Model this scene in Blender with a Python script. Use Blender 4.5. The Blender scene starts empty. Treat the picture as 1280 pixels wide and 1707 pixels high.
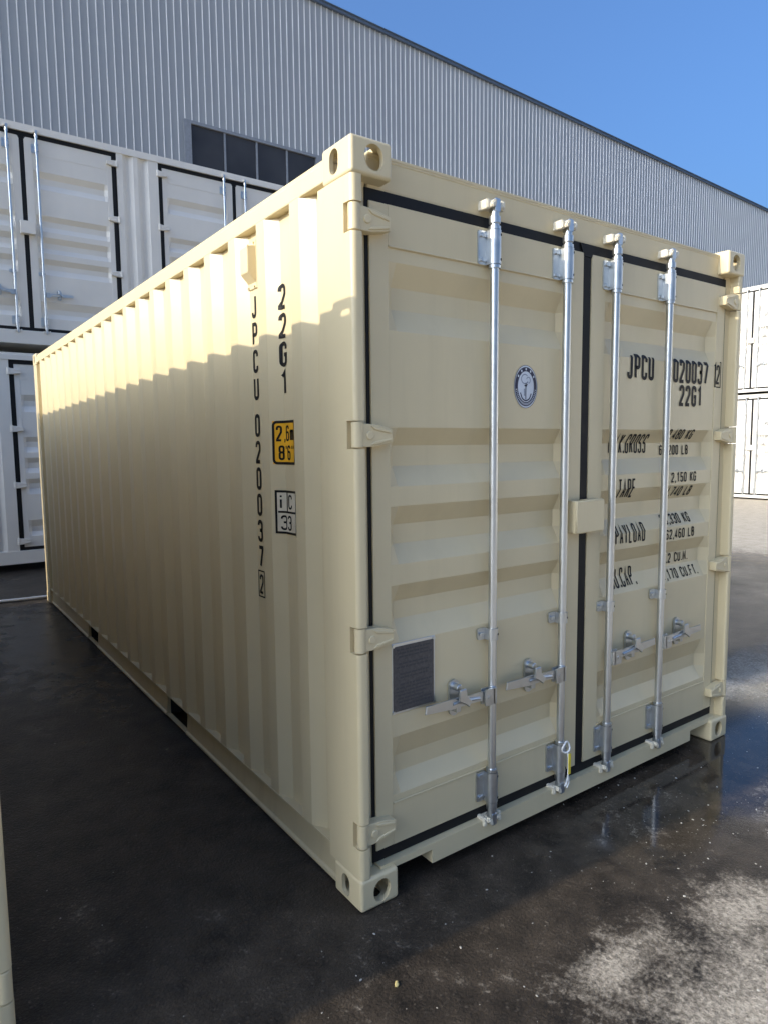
import bpy, bmesh, math, random
from math import sin, cos, pi, radians
from mathutils import Vector, Matrix

random.seed(7)
S = bpy.context.scene
C = S.collection

# ------------------------------------------------------------------ camera
cam = bpy.data.objects.new('camera', bpy.data.cameras.new('camera'))
C.objects.link(cam)
YAW, PIT, ROL = 0.6219, -0.0983, -0.0104
fw = Vector((sin(YAW)*cos(PIT), cos(YAW)*cos(PIT), sin(PIT)))
rt = Vector((cos(YAW), -sin(YAW), 0)); up = rt.cross(fw)
r2 = cos(ROL)*rt + sin(ROL)*up; u2 = -sin(ROL)*rt + cos(ROL)*up
M = Matrix((r2, u2, -fw)).transposed().to_4x4(); M.translation = (-1.2018, -1.8342, 1.6216)
cam.matrix_world = M
cam.data.sensor_fit = 'VERTICAL'; cam.data.sensor_height = 36
cam.data.lens = 1124.1/1707*36
cam.data.clip_start = 0.05; cam.data.clip_end = 3000
S.camera = cam

# ------------------------------------------------------------------ light
SUN = Vector((-2.15, 0.10, 1.0)).normalized()          # towards the sun
el = math.asin(SUN.z); az = math.atan2(SUN.x, SUN.y)   # azimuth clockwise from +y
W = bpy.data.worlds.new("World"); S.world = W; W.use_nodes = True
nt = W.node_tree; bg = nt.nodes['Background']
sky = nt.nodes.new('ShaderNodeTexSky'); sky.sky_type = 'NISHITA'; sky.sun_disc = False
sky.sun_elevation = el; sky.sun_rotation = az
sky.air_density = 1.2; sky.dust_density = 10.0; sky.ozone_density = 10.0; sky.altitude = 0
nt.links.new(sky.outputs[0], bg.inputs[0]); bg.inputs[1].default_value = 0.15
sl = bpy.data.lights.new('sun', 'SUN'); sl.energy = 2.0; sl.angle = radians(0.5); sl.color = (1.0, 0.89, 0.72)
so = bpy.data.objects.new('sun', sl); C.objects.link(so)
so.rotation_euler = SUN.to_track_quat('Z', 'Y').to_euler()
S.view_settings.view_transform = 'Standard'; S.view_settings.look = 'None'
S.view_settings.gamma = 1; S.view_settings.exposure = 1.18

# ------------------------------------------------------------------ materials
def newmat(name):
    m = bpy.data.materials.new(name); m.use_nodes = True
    n = m.node_tree; return m, n, n.nodes['Principled BSDF']
def nd(n, t, **k):
    x = n.nodes.new(t)
    for a, b in k.items():
        if a in x.inputs.keys(): x.inputs[a].default_value = b
        else: setattr(x, a, b)
    return x
def noise(n, vec, scale, detail=3, rough=.5):
    x = nd(n, 'ShaderNodeTexNoise'); x.inputs['Scale'].default_value = scale
    x.inputs['Detail'].default_value = detail; x.inputs['Roughness'].default_value = rough
    n.links.new(vec, x.inputs['Vector']); return x.outputs['Fac']
def ramp(n, f, stops):
    r = nd(n, 'ShaderNodeValToRGB'); e = r.color_ramp.elements
    while len(e) < len(stops): e.new(.5)
    for q, (p, c) in zip(e, stops):
        q.position = p; q.color = c if len(c) == 4 else (*c, 1)
    n.links.new(f, r.inputs[0]); return r.outputs[0]
def math_(n, op, a, b=None, clamp=False):
    x = nd(n, 'ShaderNodeMath'); x.operation = op; x.use_clamp = clamp
    for i, v in enumerate((a, b)):
        if v is None: continue
        if isinstance(v, (int, float)): x.inputs[i].default_value = v
        else: n.links.new(v, x.inputs[i])
    return x.outputs[0]
def mix(n, f, a, b):
    x = nd(n, 'ShaderNodeMix'); x.data_type = 'RGBA'
    for s, v in ((0, f), (6, a), (7, b)):
        if isinstance(v, (int, float)): x.inputs[s].default_value = v
        elif isinstance(v, tuple): x.inputs[s].default_value = (*v, 1)
        else: n.links.new(v, x.inputs[s])
    return x.outputs[2]
def bump(n, b, h, dist, strength=1.0):
    x = nd(n, 'ShaderNodeBump'); x.inputs['Distance'].default_value = dist; x.inputs['Strength'].default_value = strength
    n.links.new(h, x.inputs['Height']); n.links.new(x.outputs[0], b.inputs['Normal'])
def mapping(n, scale):
    tc = nd(n, 'ShaderNodeTexCoord'); mp = nd(n, 'ShaderNodeMapping'); mp.inputs['Scale'].default_value = scale
    n.links.new(tc.outputs['Object'], mp.inputs['Vector']); return mp.outputs[0]

def paint(name, col, rough=.38, dirt=(.30, .24, .15), dirt_amt=.16, wave=.0016, spec=.5):
    m, n, b = newmat(name)
    v = mapping(n, (1, 1, 1)); streak = mapping(n, (9, 9, .7))
    big = noise(n, v, 1.3, 4, .6); st = noise(n, streak, 1.0, 5, .65); fine = noise(n, v, 260, 2)
    lo = tuple(c*.95 for c in col); hi = tuple(min(1, c*1.04) for c in col)
    base = ramp(n, big, [(.3, lo), (.7, hi)])
    f = math_(n, 'MULTIPLY', ramp(n, st, [(.52, (0, 0, 0)), (.82, (1, 1, 1))]), dirt_amt)
    n.links.new(mix(n, f, base, dirt), b.inputs['Base Color'])
    sp = noise(n, v, 22, 6, .75)
    rg = math_(n, 'ADD', math_(n, 'MULTIPLY', sp, .22), rough-.11)
    n.links.new(rg, b.inputs['Roughness']); b.inputs['Specular IOR Level'].default_value = spec
    h = math_(n, 'ADD', math_(n, 'MULTIPLY', noise(n, v, 3.2, 2), 1.0), math_(n, 'MULTIPLY', fine, .05))
    bump(n, b, h, wave)
    return m
def plain(name, col, rough=.5, metal=0, bs=0, bd=.001, var=.12, spec=.5):
    m, n, b = newmat(name)
    v = mapping(n, (1, 1, 1)); f = noise(n, v, bs or 14, 4, .6)
    lo = tuple(c*(1-var) for c in col); hi = tuple(min(1, c*(1+var)) for c in col)
    n.links.new(ramp(n, f, [(.3, lo), (.7, hi)]), b.inputs['Base Color'])
    b.inputs['Metallic'].default_value = metal; b.inputs['Specular IOR Level'].default_value = spec
    n.links.new(math_(n, 'ADD', math_(n, 'MULTIPLY', f, .2), rough-.1), b.inputs['Roughness'])
    if bs: bump(n, b, f, bd)
    return m
CREAM = paint('cream_paint', (.64, .535, .325), dirt_amt=.12, wave=.0032)
def chipped(m0, name):
    m = m0.copy(); m.name = name; n = m.node_tree; b = n.nodes['Principled BSDF']
    v = mapping(n, (1, 1, 1)); src = b.inputs['Base Color'].links[0].from_socket
    a = noise(n, v, 34, 6, .72); q = noise(n, v, 7, 2)
    f = math_(n, 'ADD', a, math_(n, 'MULTIPLY', math_(n, 'SUBTRACT', q, .5), .35))
    n.links.new(mix(n, ramp(n, f, [(.735, (0, 0, 0)), (.755, (1, 1, 1))]), src, (.10, .055, .03)), b.inputs['Base Color'])
    return m
CREAM_C = chipped(CREAM, 'cream_paint_chipped')
CREAM_D = paint('cream_rail_paint', (.57, .475, .285), dirt=(.22, .14, .08), dirt_amt=.35)
WHITE = paint('white_paint', (.74, .70, .62), dirt=(.40, .36, .30), dirt_amt=.05)
RUBBER = plain('black_rubber', (.010, .010, .010), .6, spec=.25)
ZINC = plain('zinc_steel', (.60, .62, .62), .36, 1, 0, 0, .04)
ZINC_D = plain('dull_zinc_steel', (.56, .58, .58), .40, 1, 25, .0003, .08)
IVORY = plain('ivory_casting', (.68, .62, .48), .42, 0, 60, .0008)
BLACK = plain('black_marking', (.010, .010, .011), .5, spec=.2)
GREYMARK = plain('grey_marking', (.09, .09, .10), .5)
YELLOW = plain('yellow_sticker', (.84, .42, .015), .45)
LIGHTST = plain('pale_sticker', (.66, .59, .44), .45)
NAVY = plain('navy_ink', (.015, .018, .05), .5)
EMBW = plain('emblem_white', (.62, .66, .70), .45)
EMBG = plain('emblem_grey', (.24, .28, .34), .45)
PLATE = plain('engraved_plate', (.095, .086, .079), .55, 0, 90, .0006, .25, .2)
PLTXT = plain('plate_lettering', (.045, .043, .045), .6)
HOLE = plain('bolt_hole', (.01, .01, .01), .8)
WOODD = plain('dark_underside', (.03, .028, .025), .8)
STRAPW = plain('white_cord', (.75, .75, .72), .6)
STRAPY = plain('yellow_tag', (.80, .62, .05), .5)
def shed_mat():
    m, n, b = newmat('grey_sheet_metal')
    v = mapping(n, (1, 1, 1)); sv = mapping(n, (3.0, 3.0, .12))
    f = noise(n, sv, 1.0, 4, .6); g = noise(n, v, .35, 3)
    k = math_(n, 'ADD', math_(n, 'MULTIPLY', f, .6), math_(n, 'MULTIPLY', g, .4))
    n.links.new(ramp(n, k, [(.3, (.345, .35, .34)), (.7, (.40, .405, .395))]), b.inputs['Base Color'])
    b.inputs['Roughness'].default_value = .36; b.inputs['Specular IOR Level'].default_value = .6
    bump(n, b, noise(n, v, 1.7, 2), .004)
    return m
SHED = shed_mat()
RIB_LIT = plain('rib_with_painted_light', (.72, .71, .68), .35, 0, 3, .002, .06, .6)  # wall ribs: the light they catch is put into this lighter colour
TRIM = plain('dark_roof_trim', (.10, .13, .17), .45)
FRAME = plain('grey_window_frame', (.27, .28, .29), .45)
def glass_mat():
    m, n, b = newmat('dark_window_glass')
    v = mapping(n, (1, 1, 1))
    n.links.new(ramp(n, noise(n, v, .8, 3), [(.3, (.040, .039, .040)), (.7, (.070, .067, .066))]), b.inputs['Base Color'])
    b.inputs['Roughness'].default_value = .16; b.inputs['Specular IOR Level'].default_value = .25
    bump(n, b, noise(n, v, .9, 2), .006)
    return m
GLASS = glass_mat()

def ground_mat():
    m, n, b = newmat('wet_asphalt')
    geo = nd(n, 'ShaderNodeNewGeometry'); P = geo.outputs['Position']
    def blob(cx, cy, rx, ry):
        mp = nd(n, 'ShaderNodeMapping'); mp.vector_type = 'POINT'
        mp.inputs['Location'].default_value = (-cx/rx, -cy/ry, 0); mp.inputs['Scale'].default_value = (1/rx, 1/ry, 0)
        n.links.new(P, mp.inputs[0])
        ln = nd(n, 'ShaderNodeVectorMath'); ln.operation = 'LENGTH'; n.links.new(mp.outputs[0], ln.inputs[0])
        return math_(n, 'SUBTRACT', 1.0, ln.outputs['Value'])
    n1 = noise(n, P, 1.1, 6, .62); n2 = noise(n, P, 5.5, 6, .7); grain = noise(n, P, 170, 3, .7); g2 = noise(n, P, 60, 4, .7)
    n3 = noise(n, P, 21, 5, .75)
    # dry, pale patches (stains with a shape of their own); the open yard beyond is dry
    d = math_(n, 'MAXIMUM', blob(.70, -1.02, .66, .44), blob(1.10, -.77, .24, .15))
    for q in ((.50, -.66, .22, .10), (1.35, -1.05, .5, .3), (6.4, 2.9, 1.6, .25), (2.15, -.62, .5, .22), (3.6, .45, 1.2, .35)):
        d = math_(n, 'MAXIMUM', d, blob(*q))
    sx = nd(n, 'ShaderNodeSeparateXYZ'); n.links.new(P, sx.inputs[0])
    yard = math_(n, 'MAXIMUM', math_(n, 'MULTIPLY', math_(n, 'SUBTRACT', sx.outputs[0], 7.9), .7), math_(n, 'MULTIPLY', math_(n, 'SUBTRACT', -1.22, sx.outputs[1]), 1.6))
    yard = math_(n, 'MINIMUM', yard, 1.3)
    d = math_(n, 'MAXIMUM', math_(n, 'MAXIMUM', d, yard), -0.35)
    dd = math_(n, 'ADD', math_(n, 'MULTIPLY', d, .66), math_(n, 'ADD', math_(n, 'MULTIPLY', math_(n, 'SUBTRACT', n1, .5), 1.2), math_(n, 'MULTIPLY', math_(n, 'SUBTRACT', n2, .5), 1.1)))
    dd = math_(n, 'ADD', dd, math_(n, 'MULTIPLY', math_(n, 'SUBTRACT', g2, .5), .85))
    dd = math_(n, 'ADD', dd, math_(n, 'MULTIPLY', math_(n, 'SUBTRACT', n3, .5), 1.1))
    dry = ramp(n, dd, [(.04, (0, 0, 0)), (.60, (1, 1, 1))])
    # standing water
    p = math_(n, 'MAXIMUM', blob(2.0, -.12, 1.45, .60), blob(3.2, -.05, 1.4, .62))
    pw = math_(n, 'ADD', p, math_(n, 'ADD', math_(n, 'MULTIPLY', math_(n, 'SUBTRACT', n1, .5), .9), math_(n, 'MULTIPLY', math_(n, 'SUBTRACT', n2, .5), .5)))
    pud = ramp(n, pw, [(.10, (0, 0, 0)), (.40, (1, 1, 1))])
    film = math_(n, 'ADD', blob(-.30, 4.3, .75, 2.6), math_(n, 'MULTIPLY', math_(n, 'SUBTRACT', n2, .5), 2.2))
    film = ramp(n, film, [(.25, (0, 0, 0)), (.75, (.85, .85, .85))])
    wetc = ramp(n, n2, [(.30, (.0135, .0112, .009)), (.74, (.088, .068, .048))])
    dryc = ramp(n, g2, [(.34, (.26, .225, .17)), (.66, (.52, .45, .35))])
    dryc = mix(n, math_(n, 'MULTIPLY', math_(n, 'MULTIPLY', yard, .8, True), 1.0), dryc, ramp(n, n2, [(.3, (.42, .36, .27)), (.7, (.58, .51, .40))]))
    col = mix(n, dry, wetc, dryc)
    vor = nd(n, 'ShaderNodeTexVoronoi'); vor.inputs['Scale'].default_value = 95; n.links.new(P, vor.inputs['Vector'])
    sc = nd(n, 'ShaderNodeSeparateColor'); n.links.new(vor.outputs['Color'], sc.inputs[0])
    agg = math_(n, 'MULTIPLY', ramp(n, sc.outputs[0], [(.62, (0, 0, 0)), (.95, (1, 1, 1))]), ramp(n, vor.outputs['Distance'], [(.25, (1, 1, 1)), (.55, (0, 0, 0))]))
    agc = ramp(n, sc.outputs[1], [(0, (.10, .082, .060)), (.6, (.20, .165, .125)), (1, (.34, .30, .24))])
    col = mix(n, math_(n, 'MULTIPLY', agg, math_(n, 'ADD', .22, math_(n, 'MULTIPLY', dry, .45))), col, agc)
    dk = ramp(n, grain, [(.36, (1, 1, 1)), (.50, (0, 0, 0))])
    col = mix(n, math_(n, 'MULTIPLY', dk, math_(n, 'SUBTRACT', .6, math_(n, 'MULTIPLY', dry, .35))), col, (.008, .007, .006))
    n.links.new(col, b.inputs['Base Color'])
    r = ramp(n, n1, [(.25, (.24,)*3), (.75, (.46,)*3)])
    r = mix(n, dry, r, (.78, .78, .78)); r = mix(n, film, r, (.16, .16, .16)); r = mix(n, pud, r, (.03, .03, .03))
    n.links.new(r, b.inputs['Roughness'])
    n.links.new(math_(n, 'ADD', 1.28, math_(n, 'MULTIPLY', pud, .11)), b.inputs['IOR'])
    pud = math_(n, 'MAXIMUM', pud, math_(n, 'MULTIPLY', film, .75))
    h = math_(n, 'ADD', math_(n, 'ADD', math_(n, 'MULTIPLY', grain, .5), math_(n, 'MULTIPLY', g2, .8)), math_(n, 'MULTIPLY', vor.outputs['Distance'], -.35))
    hp = math_(n, 'MULTIPLY', h, math_(n, 'SUBTRACT', 1.0, math_(n, 'MULTIPLY', pud, .97)))
    bump(n, b, hp, .008, .55)
    return m
GROUND = ground_mat()

# ------------------------------------------------------------------ helpers
def link(name, bm, m, parent=None, sharp=32, wn=True):
    me = bpy.data.meshes.new(name)
    bmesh.ops.recalc_face_normals(bm, faces=bm.faces[:])
    bm.to_mesh(me); bm.free()
    me.materials.append(m)
    me.shade_smooth(); me.set_sharp_from_angle(angle=radians(sharp))
    o = bpy.data.objects.new(name, me); C.objects.link(o)
    if parent: o.parent = parent
    if wn:
        w = o.modifiers.new('weighted', 'WEIGHTED_NORMAL'); w.keep_sharp = True; w.weight = 100
    return o
def loose(name, bm, m, parent, sharp=32):
    """every separate piece of the bmesh becomes an object of its own"""
    seen = set(); groups = []
    for v in bm.verts:
        if v in seen: continue
        st = [v]; g = []; seen.add(v)
        while st:
            a = st.pop(); g.append(a)
            for e in a.link_edges:
                b = e.other_vert(a)
                if b not in seen: seen.add(b); st.append(b)
        groups.append(g)
    out = []
    for g in groups:
        nb = bmesh.new(); mp = {v: nb.verts.new(v.co) for v in g}
        for f in {f for v in g for f in v.link_faces}: nb.faces.new([mp[v] for v in f.verts])
        out.append(link(name, nb, m, parent, sharp))
    bm.free(); return out
def tag(o, label=None, cat=None, group=None, kind=None):
    for k, v in (('label', label), ('category', cat), ('group', group), ('kind', kind)):
        if v: o[k] = v
    return o
def empty(name, loc=(0, 0, 0), rz=0):
    o = bpy.data.objects.new(name, None); C.objects.link(o); o.location = loc; o.rotation_euler = (0, 0, rz)
    o.empty_display_size = .1; return o
def copy_tree(o, parent=None, skip=()):
    c = o.copy(); C.objects.link(c); c.parent = parent
    for ch in o.children:
        if ch.name.split('.')[0] not in skip: copy_tree(ch, c, skip)
    return c
def box(bm, x0, x1, y0, y1, z0, z1, bev=0, seg=2):
    r = bmesh.ops.create_cube(bm, size=1)
    bmesh.ops.transform(bm, matrix=Matrix.Translation(((x0+x1)/2, (y0+y1)/2, (z0+z1)/2)) @ Matrix.Diagonal((abs(x1-x0), abs(y1-y0), abs(z1-z0), 1)), verts=r['verts'])
    if bev:
        es = list({e for v in r['verts'] for e in v.link_edges})
        bmesh.ops.bevel(bm, geom=es, offset=bev, segments=seg, affect='EDGES', profile=.5)
def prism(bm, poly, a0, a1, axis='z', cap=True):
    """extrude a 2-D polygon along an axis; poly in the two other axes (x,y | x,z | y,z)"""
    def P(u, v, w): return {'z': (u, v, w), 'y': (u, w, v), 'x': (w, u, v)}[axis]
    A = [bm.verts.new(P(u, v, a0)) for u, v in poly]; B = [bm.verts.new(P(u, v, a1)) for u, v in poly]
    n = len(poly)
    for i in range(n): bm.faces.new((A[i], A[(i+1) % n], B[(i+1) % n], B[i]))
    if cap: bm.faces.new(A[::-1]); bm.faces.new(B)
def fillet(pts, closed=False):
    """pts: (x,y) or (x,y,r) -> polyline with round corners"""
    out = []; n = len(pts)
    for i, p in enumerate(pts):
        r = p[2] if len(p) > 2 else 0
        if r <= 0 or (not closed and i in (0, n-1)): out.append((p[0], p[1])); continue
        a = Vector(pts[i-1][:2]); b = Vector(p[:2]); c = Vector(pts[(i+1) % n][:2])
        d1 = (a-b); d2 = (c-b); l1, l2 = d1.length, d2.length; d1.normalize(); d2.normalize()
        ang = d1.angle(d2); t = min(r/math.tan(ang/2), l1*.49 if closed or i > 1 else l1, l2*.49 if closed or i < n-2 else l2)
        rr = t*math.tan(ang/2); p1 = b+d1*t; p2 = b+d2*t
        cen = b+(d1+d2).normalized()*(rr/sin(ang/2))
        a1 = math.atan2(*(p1-cen).yx); a2 = math.atan2(*(p2-cen).yx)
        da = (a2-a1+pi) % (2*pi)-pi
        k = max(2, int(abs(da)/.35))
        for j in range(k+1): out.append((cen.x+rr*cos(a1+da*j/k), cen.y+rr*sin(a1+da*j/k)))
    return out
def rrect(x0, x1, y0, y1, r): return fillet([(x0, y0, r), (x1, y0, r), (x1, y1, r), (x0, y1, r)], True)
def cyl(bm, p, q, r, seg=20, r1=None, cap=True):
    p, q = Vector(p), Vector(q); d = q-p
    m = Matrix.Translation((p+q)/2) @ d.to_track_quat('Z', 'Y').to_matrix().to_4x4()
    bmesh.ops.create_cone(bm, cap_ends=cap, segments=seg, radius1=r, radius2=r if r1 is None else r1, depth=d.length, matrix=m)
def sweep(bm, path, r, seg=8, closed=False):
    path = [Vector(p) for p in path]; n = len(path); rings = []
    for i, p in enumerate(path):
        a = path[i-1] if (i or closed) else p; b = path[(i+1) % n] if (i < n-1 or closed) else p
        t = (b-a).normalized(); s = t.cross(Vector((.31, .77, .55))).normalized(); u = t.cross(s)
        rings.append([bm.verts.new(p+r*(cos(2*pi*k/seg)*s+sin(2*pi*k/seg)*u)) for k in range(seg)])
    for i in range(n if closed else n-1):
        A, B = rings[i], rings[(i+1) % n]
        for k in range(seg): bm.faces.new((A[k], A[(k+1) % seg], B[(k+1) % seg], B[k]))
    if not closed: bm.faces.new(rings[0][::-1]); bm.faces.new(rings[-1])
def mesh_from(bmfn):
    bm = bmesh.new(); bmfn(bm); return bm

# ------------------------------------------------------------------ stencil lettering
R_ = .42
G = {
 '0': [[(0, 0, R_), (1, 0, R_), (1, 1, R_), (0, 1, R_), 'c']],
 '1': [[(.1, .80), (.62, 1), (.62, 0)]],
 '2': [[(0, .76), (0, 1, R_), (1, 1, R_), (1, .60, .5), (0, .06, .1), (0, 0), (1, 0)]],
 '3': [[(0, .80), (0, 1, R_), (1, 1, R_), (1, .53, .3), (.35, .53)], [(.35, .53), (1, .53, .3), (1, 0, R_), (0, 0, R_), (0, .2)]],
 '4': [[(.75, 0), (.75, 1), (0, .24), (1, .24)]],
 '5': [[(.95, 1), (.05, 1), (.05, .57), (1, .57, R_), (1, 0, R_), (0, 0, R_), (0, .18)]],
 '6': [[(1, .82), (1, 1, R_), (0, 1, R_), (0, 0, R_), (1, 0, R_), (1, .57, R_), (0, .57)]],
 '7': [[(0, 1), (1, 1), (1, .9), (.35, 0)]],
 '8': [[(0, .53, R_), (1, .53, R_), (1, 1, R_), (0, 1, R_), 'c'], [(0, 0, R_), (1, 0, R_), (1, .53, R_), (0, .53, R_), 'c']],
 'A': [[(0, 0), (.5, 1), (1, 0)], [(.17, .3), (.83, .3)]],
 'B': [[(0, 0), (1, 0, R_), (1, .53, R_), (0, .53)], [(0, .53), (.95, .53, R_), (.95, 1, R_), (0, 1), (0, 0)]],
 'C': [[(1, .74), (1, 1, R_), (0, 1, R_), (0, 0, R_), (1, 0, R_), (1, .26)]],
 'D': [[(0, 0), (1, 0, R_), (1, 1, R_), (0, 1), 'c']],
 'E': [[(1, 0), (0, 0), (0, 1), (1, 1)], [(0, .53), (.85, .53)]],
 'F': [[(0, 0), (0, 1), (1, 1)], [(0, .53), (.85, .53)]],
 'G': [[(1, .74), (1, 1, R_), (0, 1, R_), (0, 0, R_), (1, 0, R_), (1, .48), (.55, .48)]],
 'J': [[(0, .22), (0, 0, R_), (.85, 0, R_), (.85, 1)]],
 'K': [[(0, 0), (0, 1)], [(1, 1), (.05, .42)], [(.3, .58), (1, 0)]],
 'L': [[(0, 1), (0, 0), (1, 0)]],
 'M': [[(0, 0), (0, 1), (.6, .25), (1.2, 1), (1.2, 0)]],
 'O': [[(0, 0, R_), (1, 0, R_), (1, 1, R_), (0, 1, R_), 'c']],
 'P': [[(0, 0), (0, 1), (1, 1, R_), (1, .46, R_), (0, .46)]],
 'R': [[(0, 0), (0, 1), (1, 1, R_), (1, .48, R_), (0, .48)], [(.55, .48), (1, 0)]],
 'S': [[(1, .80), (1, 1, R_), (0, 1, R_), (0, .53, R_), (1, .53, R_), (1, 0, R_), (0, 0, R_), (0, .2)]],
 'T': [[(0, 1), (1, 1)], [(.5, 1), (.5, 0)]],
 'U': [[(0, 1), (0, 0, R_), (1, 0, R_), (1, 1)]],
 'X': [[(0, 0), (1, 1)], [(0, 1), (1, 0)]],
 'Y': [[(0, 1), (.5, .45), (1, 1)], [(.5, .45), (.5, 0)]],
 'I': [[(.5, 0), (.5, 1)]], 'i': [[(.5, 0), (.5, .68)], [(.5, .86), (.5, 1)]],
 'm': [[(0, 0), (0, .68)], [(0, .5), (0, .68, .2), (.6, .68, .2), (.6, 0)], [(.6, .5), (.6, .68, .2), (1.2, .68, .2), (1.2, 0)]],
 '.': [[(.15, -.04), (.15, .10)]], ',': [[(.2, .10), (.2, -.02), (.05, -.16)]], "'": [[(.2, 1.05), (.2, .80)]],
}
def stroke2d(bm, pts, t, closed=False):
    P = [Vector(p) for p in pts]; Q = [P[0]]
    for p in P[1:]:
        if (p-Q[-1]).length > 1e-5: Q.append(p)
    if closed and (Q[0]-Q[-1]).length < 1e-5: Q.pop()
    n = len(Q); L = []
    for i in range(n):
        a = Q[i-1] if (i or closed) else None; c = Q[(i+1) % n] if (i < n-1 or closed) else None
        d1 = (Q[i]-a).normalized() if a is not None else None; d2 = (c-Q[i]).normalized() if c is not None else None
        if d1 is None: d1 = d2
        if d2 is None: d2 = d1
        n1 = Vector((-d1.y, d1.x)); n2 = Vector((-d2.y, d2.x)); m = n1+n2
        if m.length < .2: m = n1
        m.normalize(); k = t/2/max(.45, m.dot(n1))
        L.append((bm.verts.new((*(Q[i]+m*k), 0)), bm.verts.new((*(Q[i]-m*k), 0))))
    for i in range(n if closed else n-1):
        A, B = L[i], L[(i+1) % n]; bm.faces.new((A[0], A[1], B[1], B[0]))
def text2d(bm, s, x, y, h, w, pitch, t):
    """letters h high, w wide, pen width t, lower left corner at x,y"""
    for ch in s:
        if ch == ' ': x += pitch*.75; continue
        narrow = ch in ".,'"
        for st in G[ch]:
            cl = st[-1] == 'c'; pts = st[:-1] if cl else st
            if narrow: q = [(x+p[0]*h*.30+t*.4, y+t/2+p[1]*(h-t)) for p in pts]
            else:
                sx, sy = w-t, h-t
                q = [(x+t/2+p[0]*sx, y+t/2+p[1]*sy) + ((p[2]*sx,) if len(p) > 2 else ()) for p in pts]
                q = fillet(q, cl)
            stroke2d(bm, q, t, cl)
        x += pitch*.5 if narrow else (pitch*1.15 if ch in 'Mm' else pitch)
    return x
def rect2d(bm, x0, x1, y0, y1):
    bm.faces.new([bm.verts.new((a, b, 0)) for a, b in ((x0, y0), (x1, y0), (x1, y1), (x0, y1))])
def frame2d(bm, x0, x1, y0, y1, t):
    stroke2d(bm, [(x0, y0), (x1, y0), (x1, y1), (x0, y1)], t, True)
def disc2d(bm, cx, cy, rx, ry, n=40):
    bm.faces.new([bm.verts.new((cx+rx*cos(2*pi*i/n), cy+ry*sin(2*pi*i/n), 0)) for i in range(n)])
def wrap(bm, cuts, axis, f):
    """cut the flat decal along the folds of the sheet and lay it on the sheet"""
    for c in cuts:
        co = (c, 0, 0) if axis == 0 else (0, c, 0); no = (1, 0, 0) if axis == 0 else (0, 1, 0)
        bmesh.ops.bisect_plane(bm, geom=bm.verts[:]+bm.edges[:]+bm.faces[:], plane_co=co, plane_no=no, dist=1e-6)
    for v in bm.verts: v.co = f(v.co.x, v.co.y)

# ------------------------------------------------------------------ container pieces
WD, LN = 2.438, 6.058
def make_casting_mesh():
    w, l, h = .162, .178, .118
    bm = bmesh.new(); box(bm, 0, w, 0, l, 0, h, .013, 4)
    a = link('corner_casting', bm, CREAM)
    def stad(cx, cy, rw, rh):
        r = min(rw, rh)*.98; return rrect(cx-rw, cx+rw, cy-rh, cy+rh, r)
    bm = bmesh.new(); box(bm, .015, w-.014, .018, l-.014, .020, h-.014)
    cut = [link('cut', bm, CREAM)]
    bm = bmesh.new(); prism(bm, stad(.088, .058, .036, .041), -.02, .05, 'y'); cut.append(link('cut', bm, CREAM))
    bm = bmesh.new(); prism(bm, stad(.100, .058, .026, .040), -.02, .05, 'x'); cut.append(link('cut', bm, CREAM))
    bm = bmesh.new(); prism(bm, stad(.085, .095, .040, .064), -.02, .04, 'z'); cut.append(link('cut', bm, CREAM))
    for c in cut:
        md = a.modifiers.new('b', 'BOOLEAN'); md.object = c; md.operation = 'DIFFERENCE'; md.solver = 'EXACT'
    bpy.context.view_layer.update()
    me = bpy.data.meshes.new_from_object(a.evaluated_get(bpy.context.evaluated_depsgraph_get()))
    for c in cut+[a]: bpy.data.objects.remove(c)
    me.materials.clear()
    return me
CAST = make_casting_mesh()
CASTS = {}
def casting(parent, sx, sy, sz, H, L, W_, m, dz=0):
    k = (sx, sy, sz, m.name)
    if k not in CASTS:
        me = CAST.copy(); me.transform(Matrix.Diagonal((sx, sy, sz, 1)))
        if sx*sy*sz < 0: me.flip_normals()
        me.materials.append(CREAM_C if m is CREAM else m); me.shade_smooth(); me.set_sharp_from_angle(angle=radians(35)); CASTS[k] = me
    o = bpy.data.objects.new('corner_casting', CASTS[k]); C.objects.link(o); o.parent = parent
    o.location = (0 if sx > 0 else W_, 0 if sy > 0 else L, H if sz < 0 else 0)
    w = o.modifiers.new('weighted', 'WEIGHTED_NORMAL'); w.keep_sharp = True; w.weight = 100
    return o

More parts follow.
